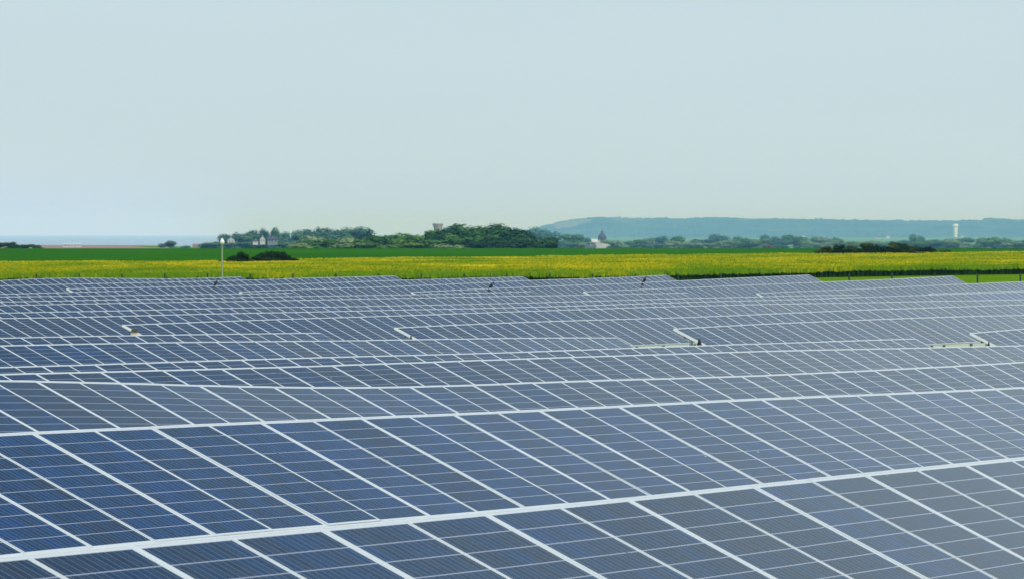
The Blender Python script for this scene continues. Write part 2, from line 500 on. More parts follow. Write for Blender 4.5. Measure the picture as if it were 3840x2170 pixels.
# (block, row): picture line of the row's upper edge; which seam to hit; does it end left / right inside the picture
ROWS = {
 (1, 0): [(0, 2083), (308, 2057), (500, 2041), (792, 2009), (1500, 1946), (1811, 1920), (2090, 1895), (2300, 1873), (3000, 1792), (3423, 1752), (3840, 1711)],
 (1, 1): [(0, 1623), (115, 1615), (346, 1607), (565, 1595), (792, 1585), (1500, 1557), (1699, 1547), (2012, 1536), (2300, 1520), (2722, 1497), (3010, 1484), (3204, 1478), (3496, 1467), (3840, 1449)],
 (1, 2): [(0, 1424), (250, 1425), (450, 1431), (644, 1438), (890, 1447), (1015, 1451), (1284, 1454), (1530, 1450), (1730, 1442), (1924, 1434), (2170, 1424), (2420, 1418), (2564, 1415), (2810, 1407), (3060, 1396), (3204, 1389), (3446, 1377), (3696, 1364), (3840, 1355)],
 (1, 3): [(0, 1400), (250, 1392), (500, 1388), (644, 1385), (890, 1381), (1040, 1376), (1284, 1368), (1530, 1358), (1780, 1348), (1924, 1342), (2170, 1335), (2564, 1324), (2810, 1315), (2960, 1309), (3204, 1308), (3446, 1303), (3696, 1295), (3840, 1293)],
 (1, 4): [(0, 1375), (250, 1369), (500, 1359), (644, 1355), (890, 1347), (1140, 1338), (1284, 1334), (1530, 1330), (1780, 1325), (1924, 1320), (2170, 1310), (2345, 1303), (2600, 1294), (2810, 1288), (3060, 1280), (3204, 1275), (3425, 1268)],
 (1, 5): [(0, 1294), (150, 1291), (425, 1284), (644, 1281), (890, 1278), (1284, 1276), (1530, 1272), (1780, 1267), (1924, 1265), (2170, 1262), (2302, 1264)],
 (1, 6): [(0, 1265), (250, 1259), (475, 1256), (640, 1253), (890, 1250), (1065, 1247), (1212, 1246)],
 (2, 4): [(3641, 1247), (3840, 1231)],
 (2, 5): [(2530, 1231), (2560, 1227), (2810, 1215), (3010, 1205), (3204, 1200), (3446, 1189), (3696, 1182), (3840, 1180)],
 (2, 6): [(1483, 1227), (1505, 1224), (1705, 1216), (1924, 1207), (2170, 1199), (2420, 1192), (2564, 1190), (2810, 1179), (3060, 1167), (3204, 1160), (3446, 1155), (3621, 1147), (3840, 1141)],
 (2, 7): [(462, 1217), (644, 1210), (890, 1200), (1065, 1194), (1284, 1188), (1530, 1182), (1780, 1171), (1924, 1167), (2170, 1159), (2420, 1150), (2564, 1147), (2810, 1140), (3060, 1136), (3204, 1135), (3446, 1128), (3621, 1127), (3840, 1122)],
 (2, 8): [(0, 1192), (250, 1190), (450, 1184), (644, 1178), (890, 1172), (1090, 1171), (1284, 1165), (1530, 1159), (1780, 1156), (1924, 1152), (2170, 1145), (2420, 1137), (2564, 1132), (2810, 1126), (3060, 1120), (3204, 1114), (3446, 1106), (3621, 1100), (3840, 1093)],
 (2, 9): [(0, 1172), (250, 1166), (425, 1165), (644, 1160), (890, 1151), (1284, 1150), (1455, 1145), (1630, 1142), (1924, 1136), (2170, 1129), (2420, 1122), (2564, 1117), (2810, 1113), (3010, 1106), (3215, 1105)],
 (2, 10): [(0, 1144), (250, 1139), (500, 1134), (644, 1132), (890, 1129), (1015, 1127), (1284, 1121), (1530, 1117), (1655, 1114), (1924, 1109), (2170, 1106), (2420, 1100), (2585, 1097)],
 (2, 11): [(0, 1131), (175, 1129), (325, 1123), (500, 1121), (644, 1120), (890, 1113), (1015, 1112), (1284, 1107), (1530, 1105), (1705, 1099), (1924, 1095), (1995, 1092)],
 (2, 12): [(0, 1112), (250, 1109), (425, 1107), (644, 1104), (852, 1101), (1090, 1098)],
 (2, 13): [(0, 1102), (225, 1096), (375, 1092), (500, 1089)],
 (3, 9): [(3485, 1101), (3621, 1096), (3840, 1088)],
 (3, 10): [(2839, 1099), (2985, 1091), (3204, 1085), (3346, 1076), (3571, 1066), (3626, 1064), (3840, 1055)],
 (3, 11): [(2190, 1093), (2245, 1090), (2420, 1084), (2564, 1078), (2760, 1070), (2985, 1061), (3072, 1057), (3185, 1053), (3371, 1045), (3578, 1034)],
 (3, 12): [(1544, 1095), (1705, 1086), (1924, 1078), (2095, 1070), (2295, 1065), (2417, 1059), (2564, 1051), (2810, 1040), (3042, 1030)],
 (3, 13): [(899, 1094), (965, 1089), (1140, 1084), (1284, 1079), (1480, 1074), (1680, 1065), (1924, 1054), (1990, 1049), (2220, 1044), (2502, 1031)],
 (3, 14): [(251, 1082), (425, 1079), (644, 1074), (815, 1072), (1015, 1066), (1284, 1059), (1506, 1049), (1705, 1044), (1924, 1038), (1967, 1037)],
 (3, 15): [(0, 1071), (250, 1065), (425, 1061), (644, 1057), (890, 1051), (1090, 1043), (1284, 1039), (1480, 1034)],
 (3, 16): [(0, 1051), (125, 1042), (250, 1040), (425, 1043), (644, 1046), (815, 1041), (900, 1038)],
}
SEAM = {0: 484, 1: 115, 2: 131, 3: 827, 4: 900, 5: 795, 8: 222, 9: 385, 10: 540}
LABEL = {
 (1, 0): 'nearest row of blue solar panels, cut off by the bottom edge of the photo',
 (1, 1): 'second solar panel row from the bottom, the tallest dark blue band',
 (1, 2): 'third solar panel row from the bottom, its upper edge dipping left of centre',
 (1, 3): 'fourth solar panel row from the bottom, a low band crossing the whole width',
 (1, 4): 'fifth solar panel row from the bottom, ending at far right by the aisle',
 (1, 5): 'sixth solar panel row from the bottom, its right end lies right of centre',
 (1, 6): 'seventh solar panel row from the bottom, its right end lies left of centre',
 (2, 4): 'solar panel row whose bright white left end stands at the far right edge',
 (2, 5): 'solar row whose white left end stands right of centre over a dark box',
 (2, 6): 'solar row whose white left end stands just left of centre over a dark box',
 (2, 7): 'solar panel row whose bright white left end stands at left over a beige box',
 (2, 8): 'first full-width solar panel row behind the four bright white row ends',
 (2, 9): 'second full-width solar panel row behind the four bright white row ends',
 (2, 10): 'thin far solar row ending right of centre in front of the far aisle',
 (2, 11): 'thin far solar row ending at the middle of the photo before the far aisle',
 (2, 12): 'thin far solar row ending left of centre before the far aisle',
 (2, 13): 'thin far solar row at left, the shortest one before the far aisle',
 (3, 9): 'short thin solar row starting beyond the far aisle near the right edge',
 (3, 10): 'far solar row at right edge running out of the photo below the green strip',
 (3, 11): 'far solar row whose right end juts into the bright grass strip by the fence',
 (3, 12): 'far solar row with two small black birds on its upper edge',
 (3, 13): 'far solar row whose right end cuts the dark field edge right of centre',
 (3, 14): 'far solar row ending at the middle of the skyline, one black bird on it',
 (3, 15): 'far solar row whose right end stands on the skyline left of centre',
 (3, 16): 'farthest solar row, its top forming the left skyline below the white mast',
}
ROWZ, PANELS = {}, {}
for key, pts in ROWS.items():
    k = key[1]
    s = np.array([s_of(x, k) for x, y in pts])
    z = np.array([z_of(x, y, k) for x, y in pts])
    # the rows bend gently: resample and smooth what was measured
    g = np.arange(s[0], s[-1] + 0.25, 0.5)
    zz = np.interp(g, s, z)
    sig = (2.2 if k <= 2 else 4.0) / 0.5
    h = int(3 * sig)
    ker = np.exp(-0.5 * (np.arange(-h, h + 1) / sig) ** 2); ker /= ker.sum()
    i0, i1 = np.arange(-h, 0), np.arange(1, h + 1)
    if len(g) > 8:
        m0, m1 = (zz[6] - zz[0]) / 6, (zz[-1] - zz[-7]) / 6
        zz = np.convolve(np.concatenate([zz[0] + i0 * m0, zz, zz[-1] + i1 * m1]), ker, 'valid')
    ROWZ[key] = (g, zz)
ENDL = {(2, 4), (2, 5), (2, 6), (2, 7), (3, 9), (3, 10), (3, 11), (3, 12), (3, 13), (3, 14)}
ENDR = {(1, 4), (1, 5), (1, 6), (2, 9), (2, 10), (2, 11), (2, 12), (2, 13), (3, 11), (3, 12), (3, 13), (3, 14), (3, 15), (3, 16)}

# ------------------------------------------------------------------ terrain
SG = np.arange(-20.0, 420.0, 2.0)
ZT = []
for k in range(17):
    ks = [key for key in ROWS if key[1] == k]
    s = np.concatenate([ROWZ[q][0] for q in ks]); z = np.concatenate([ROWZ[q][1] for q in ks])
    o = np.argsort(s)
    zz = np.interp(SG, s[o], z[o])
    ker = np.ones(5) / 5
    ZT.append(np.convolve(np.pad(zz, 2, mode='edge'), ker, 'valid') - HTOP)
ZT = np.array(ZT)
FAR = [(300, -3.75), (354, -4.02), (430, -3.38), (1085, -3.40), (1300, -5.2), (2000, -7.2), (2500, -8.3), (3500, -11.3), (6000, -18.4), (9000, -26.0), (60000, -29.0)]
FZ2 = [(1300, -5.2), (2000, -7.0), (2350, -7.35), (4000, -9.6), (5200, -34.0), (60000, -60.0)]     # the rise of the ploughed land at left
FD, FZ = np.array([a for a, b in FAR]), np.array([b for a, b in FAR])

def ground_z(X, Y):
    X, Y = np.asarray(X, float), np.asarray(Y, float)
    s = X * ST + Y * CT
    kk = np.clip((-X * CT + Y * ST) / PITCH - FIRST, 0, 16 - 1e-6)
    k0 = kk.astype(int); f = kk - k0
    si = np.clip((s - SG[0]) / 2.0, 0, len(SG) - 1.001)
    s0 = si.astype(int); g = si - s0
    a = ZT[k0, s0] * (1 - g) + ZT[k0, s0 + 1] * g
    b = ZT[k0 + 1, s0] * (1 - g) + ZT[k0 + 1, s0 + 1] * g
    near = a * (1 - f) + b * f
    q = np.clip((-X / np.maximum(Y, 1.0) - 0.050) / 0.012, 0, 1) * (Y > 1300)
    far = EYE + np.interp(Y, FD, FZ) * (1 - q) + np.interp(Y, [a for a, b in FZ2], [b for a, b in FZ2]) * q
    w = np.clip((Y - 315) / 35.0, 0, 1)
    w = w * w * (3 - 2 * w)
    return near * (1 - w) + far * w

def sheet(name, mat, tx, ys, zf, kind='structure', smooth=True):
    """grid in (direction, distance); zf(X, Y) gives the height"""
    TT, YY = np.meshgrid(tx, ys)
    XX = TT * (YY + 60.0)
    V = np.stack([XX, YY, zf(XX, YY)], -1).reshape(-1, 3)
    nx, ny = len(tx), len(ys)
    i = (np.arange(ny - 1)[:, None] * nx + np.arange(nx - 1)[None, :]).ravel()
    F = np.stack([i, i + 1, i + nx + 1, i + nx], -1)
    o = link(bpy.data.objects.new(name, np_mesh(name, V, F, mat, smooth)))
    o['kind'] = kind
    return o

ys = np.concatenate([np.arange(-30, 400, 1.5), np.arange(400, 1300, 20), np.geomspace(1300, 45000, 60)])
sheet('ground', MAT['grass'], np.linspace(-0.32, 0.32, 90), ys, ground_z)

# young wheat lies beyond the rape, up to the crest
BX = np.array([-1200, 0, 500, 980, 1100, 1440, 1920, 2400, 2900, 3350, 3840, 5000.])
BD = np.array([505, 511, 515, 524, 548, 585, 615, 662, 701, 726, 773, 850.])
FRX = np.array([-1200, 0, 1500, 2400, 3100, 3840, 5000.])
FRD = np.array([392, 394, 396, 402, 424, 446, 470.])
def far_edge(px): return np.interp(px, BX, BD)
def near_edge(px): return np.interp(px, FRX, FRD)

px = np.linspace(-1200, 5000, 60)
V, F = [], []
rows_n = 12
for j in range(rows_n):
    for x in px:
        d0 = far_edge(x) + 2.0
        d = d0 + (1082 - d0) * j / (rows_n - 1)
        X = (x - CX) / FPX * d
        V.append((X, d, float(ground_z(X, d)) + 0.22))
for j in range(rows_n - 1):
    for i in range(len(px) - 1):
        a = j * len(px) + i
        F.append((a, a + 1, a + len(px) + 1, a + len(px)))
o = link(bpy.data.objects.new('wheat_field', np_mesh('wheat_field', np.array(V), np.array(F), MAT['wheat'])))
o['kind'] = 'structure'

# rape in bloom: tens of thousands of plants, one mass
def rape_field():
    n = 170000
    x = rng.uniform(-700, 4540, n)
    d0, d1 = near_edge(x), far_edge(x)
    q = rng.uniform(0, 1, n)
    q[: n // 6] = rng.uniform(0, 0.012, n // 6)              # a closed front edge
    d = d0 + (d1 - d0) * q + rng.normal(0, 0.25, n)
    X, Y = (x - CX) / FPX * d, d
    Z = ground_z(X, Y)
    H = rng.uniform(0.60, 0.78, n) + 0.05 * np.sin(X * 0.6 + 2 * np.sin(Y * 0.13)) 
    w = rng.uniform(0.05, 0.13, n)
    yaw = rng.uniform(-0.9, 0.9, n)
    rv = rng.uniform(0, 1, n) - 1.0 * np.clip(1 - q / 0.10, 0, 1) ** 1.2      # the headland flowers less
    dx, dy = np.cos(yaw) * w, np.sin(yaw) * w
    P = []
    U = []
    # each plant: a leafy stem blade and a leaning flower cap
    capx = rng.normal(0, 0.06, n)
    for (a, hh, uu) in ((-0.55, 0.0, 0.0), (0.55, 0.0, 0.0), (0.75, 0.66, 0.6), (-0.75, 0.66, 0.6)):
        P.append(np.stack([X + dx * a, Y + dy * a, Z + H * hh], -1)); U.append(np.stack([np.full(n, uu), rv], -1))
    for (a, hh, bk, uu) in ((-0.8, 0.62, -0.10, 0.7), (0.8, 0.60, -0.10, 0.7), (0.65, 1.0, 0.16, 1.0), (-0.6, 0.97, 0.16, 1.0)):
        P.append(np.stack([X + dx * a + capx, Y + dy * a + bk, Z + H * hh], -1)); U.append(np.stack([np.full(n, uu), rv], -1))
    P = np.stack(P, 1).reshape(-1, 3)
    U = np.stack(U, 1).reshape(-1, 2)
    base = (np.arange(n) * 8)[:, None]
    F = np.concatenate([base + np.array([0, 1, 2, 3]), base + np.array([4, 5, 6, 7])], 0)
    me = np_mesh('rape_field', P, F, MAT['rape'])
    uvl = me.uv_layers.new(name='UVMap')
    li = np.zeros(len(me.loops), dtype=np.int32)
    me.loops.foreach_get('vertex_index', li)
    uvl.data.foreach_set('uv', U[li].astype(np.float32).ravel())
    o = link(bpy.data.objects.new('rape_field', me))
    o['kind'] = 'stuff'
    o['label'] = 'yellow flowering crop field between fence and green wheat'
rape_field()
# soil and low leaves under the crop
V, F = [], []
for j in range(14):
    for x in px:
        d0, d1 = near_edge(x) + 0.5, far_edge(x)
        d = d0 + (d1 - d0) * j / 13
        X = (x - CX) / FPX * d
        V.append((X, d, float(ground_z(X, d)) + (0.03 if j == 0 else 0.45)))
for j in range(13):
    for i in range(len(px) - 1):
        a = j * len(px) + i
        F.append((a, a + 1, a + len(px) + 1, a + len(px)))
me = np_mesh('crop_understorey', np.array(V), np.array(F), MAT['rape'])
li = np.zeros(len(me.loops), dtype=np.int32)
me.loops.foreach_get('vertex_index', li)
qv = (li // len(px)) / 13.0
under_uv = np.stack([np.full(len(li), 0.9), 0.35 - 1.0 * np.clip(1 - qv / 0.10, 0, 1) ** 1.2], -1).astype(np.float32).ravel()
uvl = me.uv_layers.new(name='UVMap')
uvl.data.foreach_set('uv', under_uv)
o = link(bpy.data.objects.new('crop_understorey', me))
o['kind'] = 'stuff'
o['label'] = 'dense lower growth of the yellow crop field'

# bare ploughed land behind the crest at left
sheet('ploughed_field', MAT['plough'], np.linspace(-0.16, -0.060, 12), np.linspace(2350, 3990, 12), lambda X, Y: ground_z(X, Y) + 0.06)
# the sea at left
V = np.array([(-3000, 5400, EYE - 30), (-130, 5400, EYE - 30), (-1080, 45000, EYE - 30), (-17000, 45000, EYE - 30)], float)
o = link(bpy.data.objects.new('sea', np_mesh('sea', V, np.array([[0, 1, 2, 3]]), MAT['sea'])))
o['kind'] = 'structure'

# the long wooded hill at right: skyline measured, real slope and depth
HX = np.array([1800, 1990, 2035, 2100, 2160, 2205, 2280, 2400, 2560, 2650, 2800, 2960, 3050, 3200, 3380, 3550, 3678, 3692, 3760, 3785, 3805, 3840, 4300, 5200.])
HY = np.array([905, 864, 850, 833, 826, 819, 817, 820, 821, 817, 822, 823, 825, 827, 829, 829, 828, 821, 824, 829, 826, 826, 824, 830.])
def hill():
    xs = np.arange(1800, 5000, 5.0)
    top = np.interp(xs, HX, HY)
    V, F = [], []
    D = np.linspace(25400, 28800, 26)
    for j, d in enumerate(D):
        q = j / (len(D) - 1)
        prof = math.sin(q * math.pi / 2) ** 1.1
        ztop = (HOR - top) / FPX * 28800
        zlow = -32.0
        z = EYE + zlow + (ztop - zlow) * prof
        rough = rng.normal(0, 1.6, len(xs)) + 2.2 * np.sin(xs * 0.05 + j) + 1.8 * np.sin(xs * 0.021 + 2.3 * j)
        rough = rough + np.abs(np.convolve(rng.normal(0, 4.0, len(xs) + 2), (0.3, 0.4, 0.3), 'valid')) * (1.6 if j > 22 else 1.0)
        z = z + rough * (0.25 if j == 0 else 1.0) - (4.0 if j > 22 else 0.0)
        X = (xs - CX) / FPX * 28800 * (1 - 0.06 * (1 - q))
        Yj = d + rng.normal(0, 35, len(xs))
        V.append(np.stack([X, Yj, z], -1))
    back = V[-1].copy(); back[:, 1] += 900; back[:, 2] = EYE - 34
    V.append(back)
    nx, ny = len(xs), len(V)
    V = np.concatenate(V)
    i = (np.arange(ny - 1)[:, None] * nx + np.arange(nx - 1)[None, :]).ravel()
    F = np.stack([i, i + 1, i + nx + 1, i + nx], -1)
    o = link(bpy.data.objects.new('hill', np_mesh('hill', V, F, MAT['hill'], False)))
    o['kind'] = 'structure'
hill()

# worn pale tracks in the two aisles between the blocks of rows
def track(name, ks, s0s, s1s):
    V, F = [], []
    kk = np.arange(ks[0], ks[-1] + 0.01, 0.1)
    a, b = np.interp(kk, ks, s0s), np.interp(kk, ks, s1s)
    n = 7
    for k, x0, x1 in zip(kk, a, b):
        for i in range(n):
            p = RH * (x0 + (x1 - x0) * i / (n - 1)) + NH * pk(k)
            V.append((p.x, p.y, float(ground_z(p.x, p.y)) + 0.03))
    for j in range(len(kk) - 1):
        for i in range(n - 1):
            F.append((j * n + i, j * n + i + 1, (j + 1) * n + i + 1, (j + 1) * n + i))
    o = link(bpy.data.objects.new(name, np_mesh(name, np.array(V), np.array(F), MAT['track'])))
    o['kind'] = 'structure'
e_ = lambda b, k: ROWZ[b, k][0][-1] - 0.6
b_ = lambda b, k: ROWZ[b, k][0][0] + 0.6
track('track', [3, 4, 5, 6, 7, 8], [e_(1, 4) + 1, e_(1, 4), e_(1, 5), e_(1, 6), e_(1, 6) - 1, e_(1, 6) - 2], [b_(2, 4) + 1, b_(2, 4), b_(2, 5), b_(2, 6), b_(2, 7), b_(2, 7) - 1])
track('track', [9, 10, 11, 12, 13, 14], [e_(2, 9), e_(2, 10), e_(2, 11), e_(2, 12), e_(2, 13), e_(2, 13) - 4], [b_(3, 9), b_(3, 10), b_(3, 11), b_(3, 12), b_(3, 13), b_(3, 14)])

# ------------------------------------------------------------------ solar panels
FR = 0.016          # frame width seen from above
def panel_mesh(name, ml, mr, with_frame, only_frame=False):
    """local x along the row 0..PW, y up the slope -PL..0, z out of the glass"""
    g = 0.002
    x0, x1, y0, y1, th = g, PW - g, -PL, 0.0, 0.038
    mb = MB()
    uvs = []
    def add(pts, m, uv=None):
        mb.face(pts, m)
        uvs.extend(uv if uv else [(-1, -1)] * len(pts))
    cu0, cu1, cv0, cv1 = ml, PW - mr, -PL + 0.026, -0.037
    def uvof(p): return ((p[0] - cu0) / (cu1 - cu0) * 6.0, (p[1] - cv0) / (cv1 - cv0) * 10.0)
    if not only_frame:
        a, b, c, d = x0 + FR, x1 - FR, y0 + FR, y1 - FR
        q = [(a, c, -0.002), (b, c, -0.002), (b, d, -0.002), (a, d, -0.002)]
        add(q, 0, [uvof(p) for p in q])
        add([(a, d, -0.008), (b, d, -0.008), (b, c, -0.008), (a, c, -0.008)], 0)
    if with_frame:
        fm = 0 if only_frame else 1
        O = [(x0, y0), (x1, y0), (x1, y1), (x0, y1)]
        I = [(x0 + FR, y0 + FR), (x1 - FR, y0 + FR), (x1 - FR, y1 - FR), (x0 + FR, y1 - FR)]
        for i in range(4):
            j = (i + 1) % 4
            add([(*O[i], 0), (*O[j], 0), (*I[j], 0), (*I[i], 0)], fm)
            add([(*O[i], -th), (*O[j], -th), (*O[j], 0), (*O[i], 0)], fm)
            add([(*I[j], -th), (*I[i], -th), (*I[i], 0), (*I[j], 0)], fm)
            add([(*I[i], -th), (*I[j], -th), (*O[j], -th), (*O[i], -th)], fm)
    mats = [MAT['alu']] if only_frame else ([MAT['glass'], MAT['alu']] if with_frame else [MAT['glass']])
    me = mb.mesh(name, mats)
    ul = me.uv_layers.new(name='UVMap')
    ul.data.foreach_set('uv', np.array(uvs, np.float32).ravel())
    return me

WIDE, SLIM = 0.047, 0.027
PM = {}
for par, (ml, mr) in enumerate(((WIDE, SLIM), (SLIM, WIDE))):
    PM['full', par] = panel_mesh('solar_panel', ml, mr, True)
    PM['glass', par] = panel_mesh('solar_panel', ml, mr, False)
PM['frame'] = panel_mesh('frame', 0, 0, True, True)
mb = MB(); mb.bar((0, 0, 0), (0, 0, -1.0), 0.045, 8)
PM['post'] = mb.mesh('support_post', MAT['steel'])

def row_frame(sa, za, sb, zb, k):
    A, B = xyz(sa, k, za), xyz(sb, k, zb)
    ex = (B - A).normalized()
    up = (NH * math.cos(TILT) + Vector((0, 0, 1)) * math.sin(TILT))
    ey = (up - ex * up.dot(ex)).normalized()
    ez = ex.cross(ey)
    return A, B, ex, ey, ez

ROW_TONE = {(1, 0): 0.36, (1, 1): 0.84, (1, 2): 0.50, (1, 3): 0.40, (1, 4): 0.36, (1, 5): 0.52}  # per-row tone in place of the reflection each row's angle gives
def build_row(key):
    block, k = key
    S, Z = ROWZ[key]
    lab = LABEL[key]
    if key in ENDL:
        s0 = S[0]
    else:
        sx = s_of(SEAM.get(k, 500), k)
        lo = s_of(-1500 if k == 0 else -900 if k == 1 else -350, k)
        s0 = sx - 2 * PW * math.ceil((sx - lo) / (2 * PW))
    if key in ENDR:
        n = int(round((S[-1] - s0) / PW))
        if key not in ENDL:
            s0 = S[-1] - n * PW
    else:
        hi = s_of(4600, k)
        n = int(math.ceil((hi - s0) / PW))
    zf = lambda s: float(np.interp(s, S, Z)) + (0.0 if S[0] <= s <= S[-1] else
                     ((s - S[0]) * (Z[6] - Z[0]) / (S[6] - S[0]) if s < S[0] else (s - S[-1]) * (Z[-1] - Z[-7]) / (S[-1] - S[-7])) * 0.8)
    base = xyz(s0, k, zf(s0) - HTOP)
    root = empty('solar_panel_row', base, lab, 'solar panels', 'rows of solar panels on the field')
    near = key in ((1, 0), (1, 1), (1, 2))
    rail = MB()
    extra = []
    for j in range(n):
        sa, sb = s0 + j * PW, s0 + (j + 1) * PW
        A, B, ex, ey, ez = row_frame(sa, zf(sa), sb, zf(sb), k)
        # every panel sits a hair differently on its clamps
        jig = Matrix.Rotation(rng.normal(0, 0.0012), 3, ex) @ Matrix.Rotation(rng.normal(0, 0.0012), 3, ey)
        a, b, c = jig @ ex, jig @ ey, jig @ ez
        M = Matrix(((a.x, b.x, c.x, A.x - base.x), (a.y, b.y, c.y, A.y - base.y), (a.z, b.z, c.z, A.z - base.z), (0, 0, 0, 1)))
        if j < 100:
            p = bpy.data.objects.new('solar_panel', PM['glass' if near else 'full', j % 2])
            link(p, root)
            p.matrix_local = M
            row_tone = min(1.0, max(0.0, ROW_TONE.get(key, 0.34) + rng.normal(0, 0.15)))
            p.color = (row_tone, row_tone, row_tone, 1)
            if near:
                link(bpy.data.objects.new('frame', PM['frame']), p)
        else:
            extra.append((M, j % 2))
        # two purlins under the panels
        for yy in (-0.35, -1.28):
            c0 = A + ey * yy - ez * 0.075 - base
            c1 = B + ey * yy - ez * 0.075 - base
            m = len(rail.v)
            for cc in (c0, c1):
                for du, dv in ((-0.02, -0.03), (0.02, -0.03), (0.02, 0.03), (-0.02, 0.03)):
                    rail.v.append(tuple(cc + ey * du + ez * dv))
            for q in ((0, 1, 5, 4), (1, 2, 6, 5), (2, 3, 7, 6), (3, 0, 4, 7)):
                rail.f.append(tuple(m + t for t in q)); rail.m.append(0)
        if j % 5 == 2 or j in (0, n - 1):
            for yy in (-0.35, -1.28):
                c0 = (A + B) / 2 + ey * yy - ez * 0.10
                gz = float(ground_z(c0.x, c0.y)) - 0.15
                h = max(0.2, c0.z - gz)
                po = bpy.data.objects.new('support_post', PM['post'])
                link(po, root)
                po.location = c0 - base
                po.scale = (1, 1, h)
    rail.obj('purlins', MAT['steel'], root)
    if key in ENDL:      # the bright closing rail on the row's open end
        A, B, ex, ey, ez = row_frame(s0, zf(s0), s0 + PW, zf(s0 + PW), k)
        er = MB()
        for y in (0.012, -PL - 0.012):
            for u, w in ((-0.030, -0.055), (0.0, -0.055), (0.0, 0.006), (-0.030, 0.006)):
                er.v.append(tuple(A - base + ex * u + ey * y + ez * w))
        for q in ((0, 1, 5, 4), (1, 2, 6, 5), (2, 3, 7, 6), (3, 0, 4, 7), (3, 2, 1, 0), (4, 5, 6, 7)):
            er.f.append(q); er.m.append(0)
        er.obj('end_rail', MAT['white'], root)
    if extra:
        mb = MB(); mb.v, mb.f, mb.m = [], [], []
        uvs = []
        for M, par in extra:
            me = PM['full', par]
            off = len(mb.v)
            mb.v += [tuple(M @ v.co) for v in me.vertices]
            for p in me.polygons:
                mb.f.append(tuple(off + i for i in p.vertices)); mb.m.append(p.material_index)
                uvs += [tuple(me.uv_layers[0].data[l].uv) for l in p.loop_indices]
        ob = mb.obj('farther_panels', [MAT['glass'], MAT['alu']], root)
        ul = ob.data.uv_layers.new(name='UVMap')
        ul.data.foreach_set('uv', np.array(uvs, np.float32).ravel())
        ob['kind'] = 'stuff'
    PANELS[key] = (s0, n, zf)

for key in ROWS:
    build_row(key)

# ------------------------------------------------------------------ small things in the near aisle
def ground_at(x, y, d):
    """stand a thing on the ground d metres ahead in picture column x"""
    X = (x - CX) / FPX * d
    return Vector((X, d, float(ground_z(X, d))))

def table_end(key, side='L'):
    s0, n, zf = PANELS[key]
    return s0 if side == 'L' else s0 + n

def under_end(key, back, along):
    """a point on the ground under the left end of a row: back = metres down the slope, along = metres into the row"""
    s = table_end(key) + along
    p = RH * s + NH * (pk(key[1]) - back)
    return Vector((p.x, p.y, float(ground_z(p.x, p.y))))

def dark_box(loc, label):  # small dark twin-humped form of unknown make
    e = empty('humped_box', loc, label, 'cable box', 'dark boxes at the row ends')
    e.rotation_euler = (0, 0, -TH)
    for dx, h in ((-0.17, 0.30), (0.17, 0.38)):
        b = MB()
        w = 0.15
        b.face([(dx - w, -0.14, 0), (dx + w, -0.14, 0), (dx + w * 0.8, -0.12, h * 0.75), (dx, -0.11, h), (dx - w * 0.8, -0.12, h * 0.75)])
        b.face([(dx + w, 0.14, 0), (dx - w, 0.14, 0), (dx - w * 0.8, 0.12, h * 0.75), (dx, 0.11, h), (dx + w * 0.8, 0.12, h * 0.75)])
        ring_f = [(dx - w, -0.14, 0), (dx + w, -0.14, 0), (dx + w * 0.8, -0.12, h * 0.75), (dx, -0.11, h), (dx - w * 0.8, -0.12, h * 0.75)]
        ring_b = [(dx - w, 0.14, 0), (dx + w, 0.14, 0), (dx + w * 0.8, 0.12, h * 0.75), (dx, 0.11, h), (dx - w * 0.8, 0.12, h * 0.75)]
        for i in range(5):
            j = (i + 1) % 5
            b.face([ring_f[j], ring_f[i], ring_b[i], ring_b[j]])
        b.obj('hood', MAT['dark'], e)
    b = MB(); b.box(-0.36, 0.36, -0.16, 0.16, -0.1, 0.05); b.obj('plinth', MAT['dark'], e)
    return e

def by_row(key, px, back):
    """on the ground in picture column px, back metres down the slope from a row's upper edge"""
    k = key[1]
    t = (px - CX) / FPX
    p = pk(k) - back
    d = p / (CT * (T - t))
    return Vector((t * d, d, float(ground_z(t * d, d))))
def raise_to(e, px, y, nominal, w):
    """stretch a thing so that its top meets picture line y"""
    h = EYE + (HOR - y) / FPX * e.location.y - e.location.z
    e.scale = (w, w, max(0.3, h / nominal))
raise_to(dark_box(by_row((2, 6), 1533, 1.5), 'narrow dark twin-humped box under the white row end just left of centre'), 1533, 1257, 0.38, 0.36)
raise_to(dark_box(by_row((2, 5), 2608, 1.5), 'widest dark twin-humped box, under the white row end right of centre'), 2608, 1270, 0.38, 0.62)
raise_to(dark_box(by_row((2, 4), 3699, 1.5), 'narrow dark twin-humped box under the white row end at the far right'), 3699, 1279, 0.38, 0.36)

def beige_box(loc, label, size=1.0):
    e = empty('inverter_cabinet', loc, label, 'cabinet')
    e.rotation_euler = (0, 0, -TH)
    e.scale = (size, size, size)
    b = MB(); b.box(-0.24, 0.24, -0.14, 0.14, 0.10, 0.575); b.box(-0.05, 0.05, -0.05, 0.05, -0.1, 0.10); b.obj('body', MAT['beige'], e)
    b = MB(); b.face([(-0.27, -0.17, 0.575), (0.27, -0.17, 0.575), (0.22, 0, 0.62), (-0.22, 0, 0.62)]); b.face([(0.27, 0.17, 0.575), (-0.27, 0.17, 0.575), (-0.22, 0, 0.62), (0.22, 0, 0.62)])
    b.face([(0.27, -0.17, 0.575), (0.27, 0.17, 0.575), (0.22, 0, 0.62)]); b.face([(-0.27, 0.17, 0.575), (-0.27, -0.17, 0.575), (-0.22, 0, 0.62)])
    b.face([(-0.27, 0.17, 0.573), (0.27, 0.17, 0.573), (0.27, -0.17, 0.573), (-0.27, -0.17, 0.573)])
    b.obj('lid', MAT['rust'], e)
    for x in (-0.15, 0.12):
        b = MB(); b.box(x - 0.05, x + 0.05, -0.155, -0.141, 0.46, 0.52); b.obj('grommet', MAT['dark'], e)
    return e
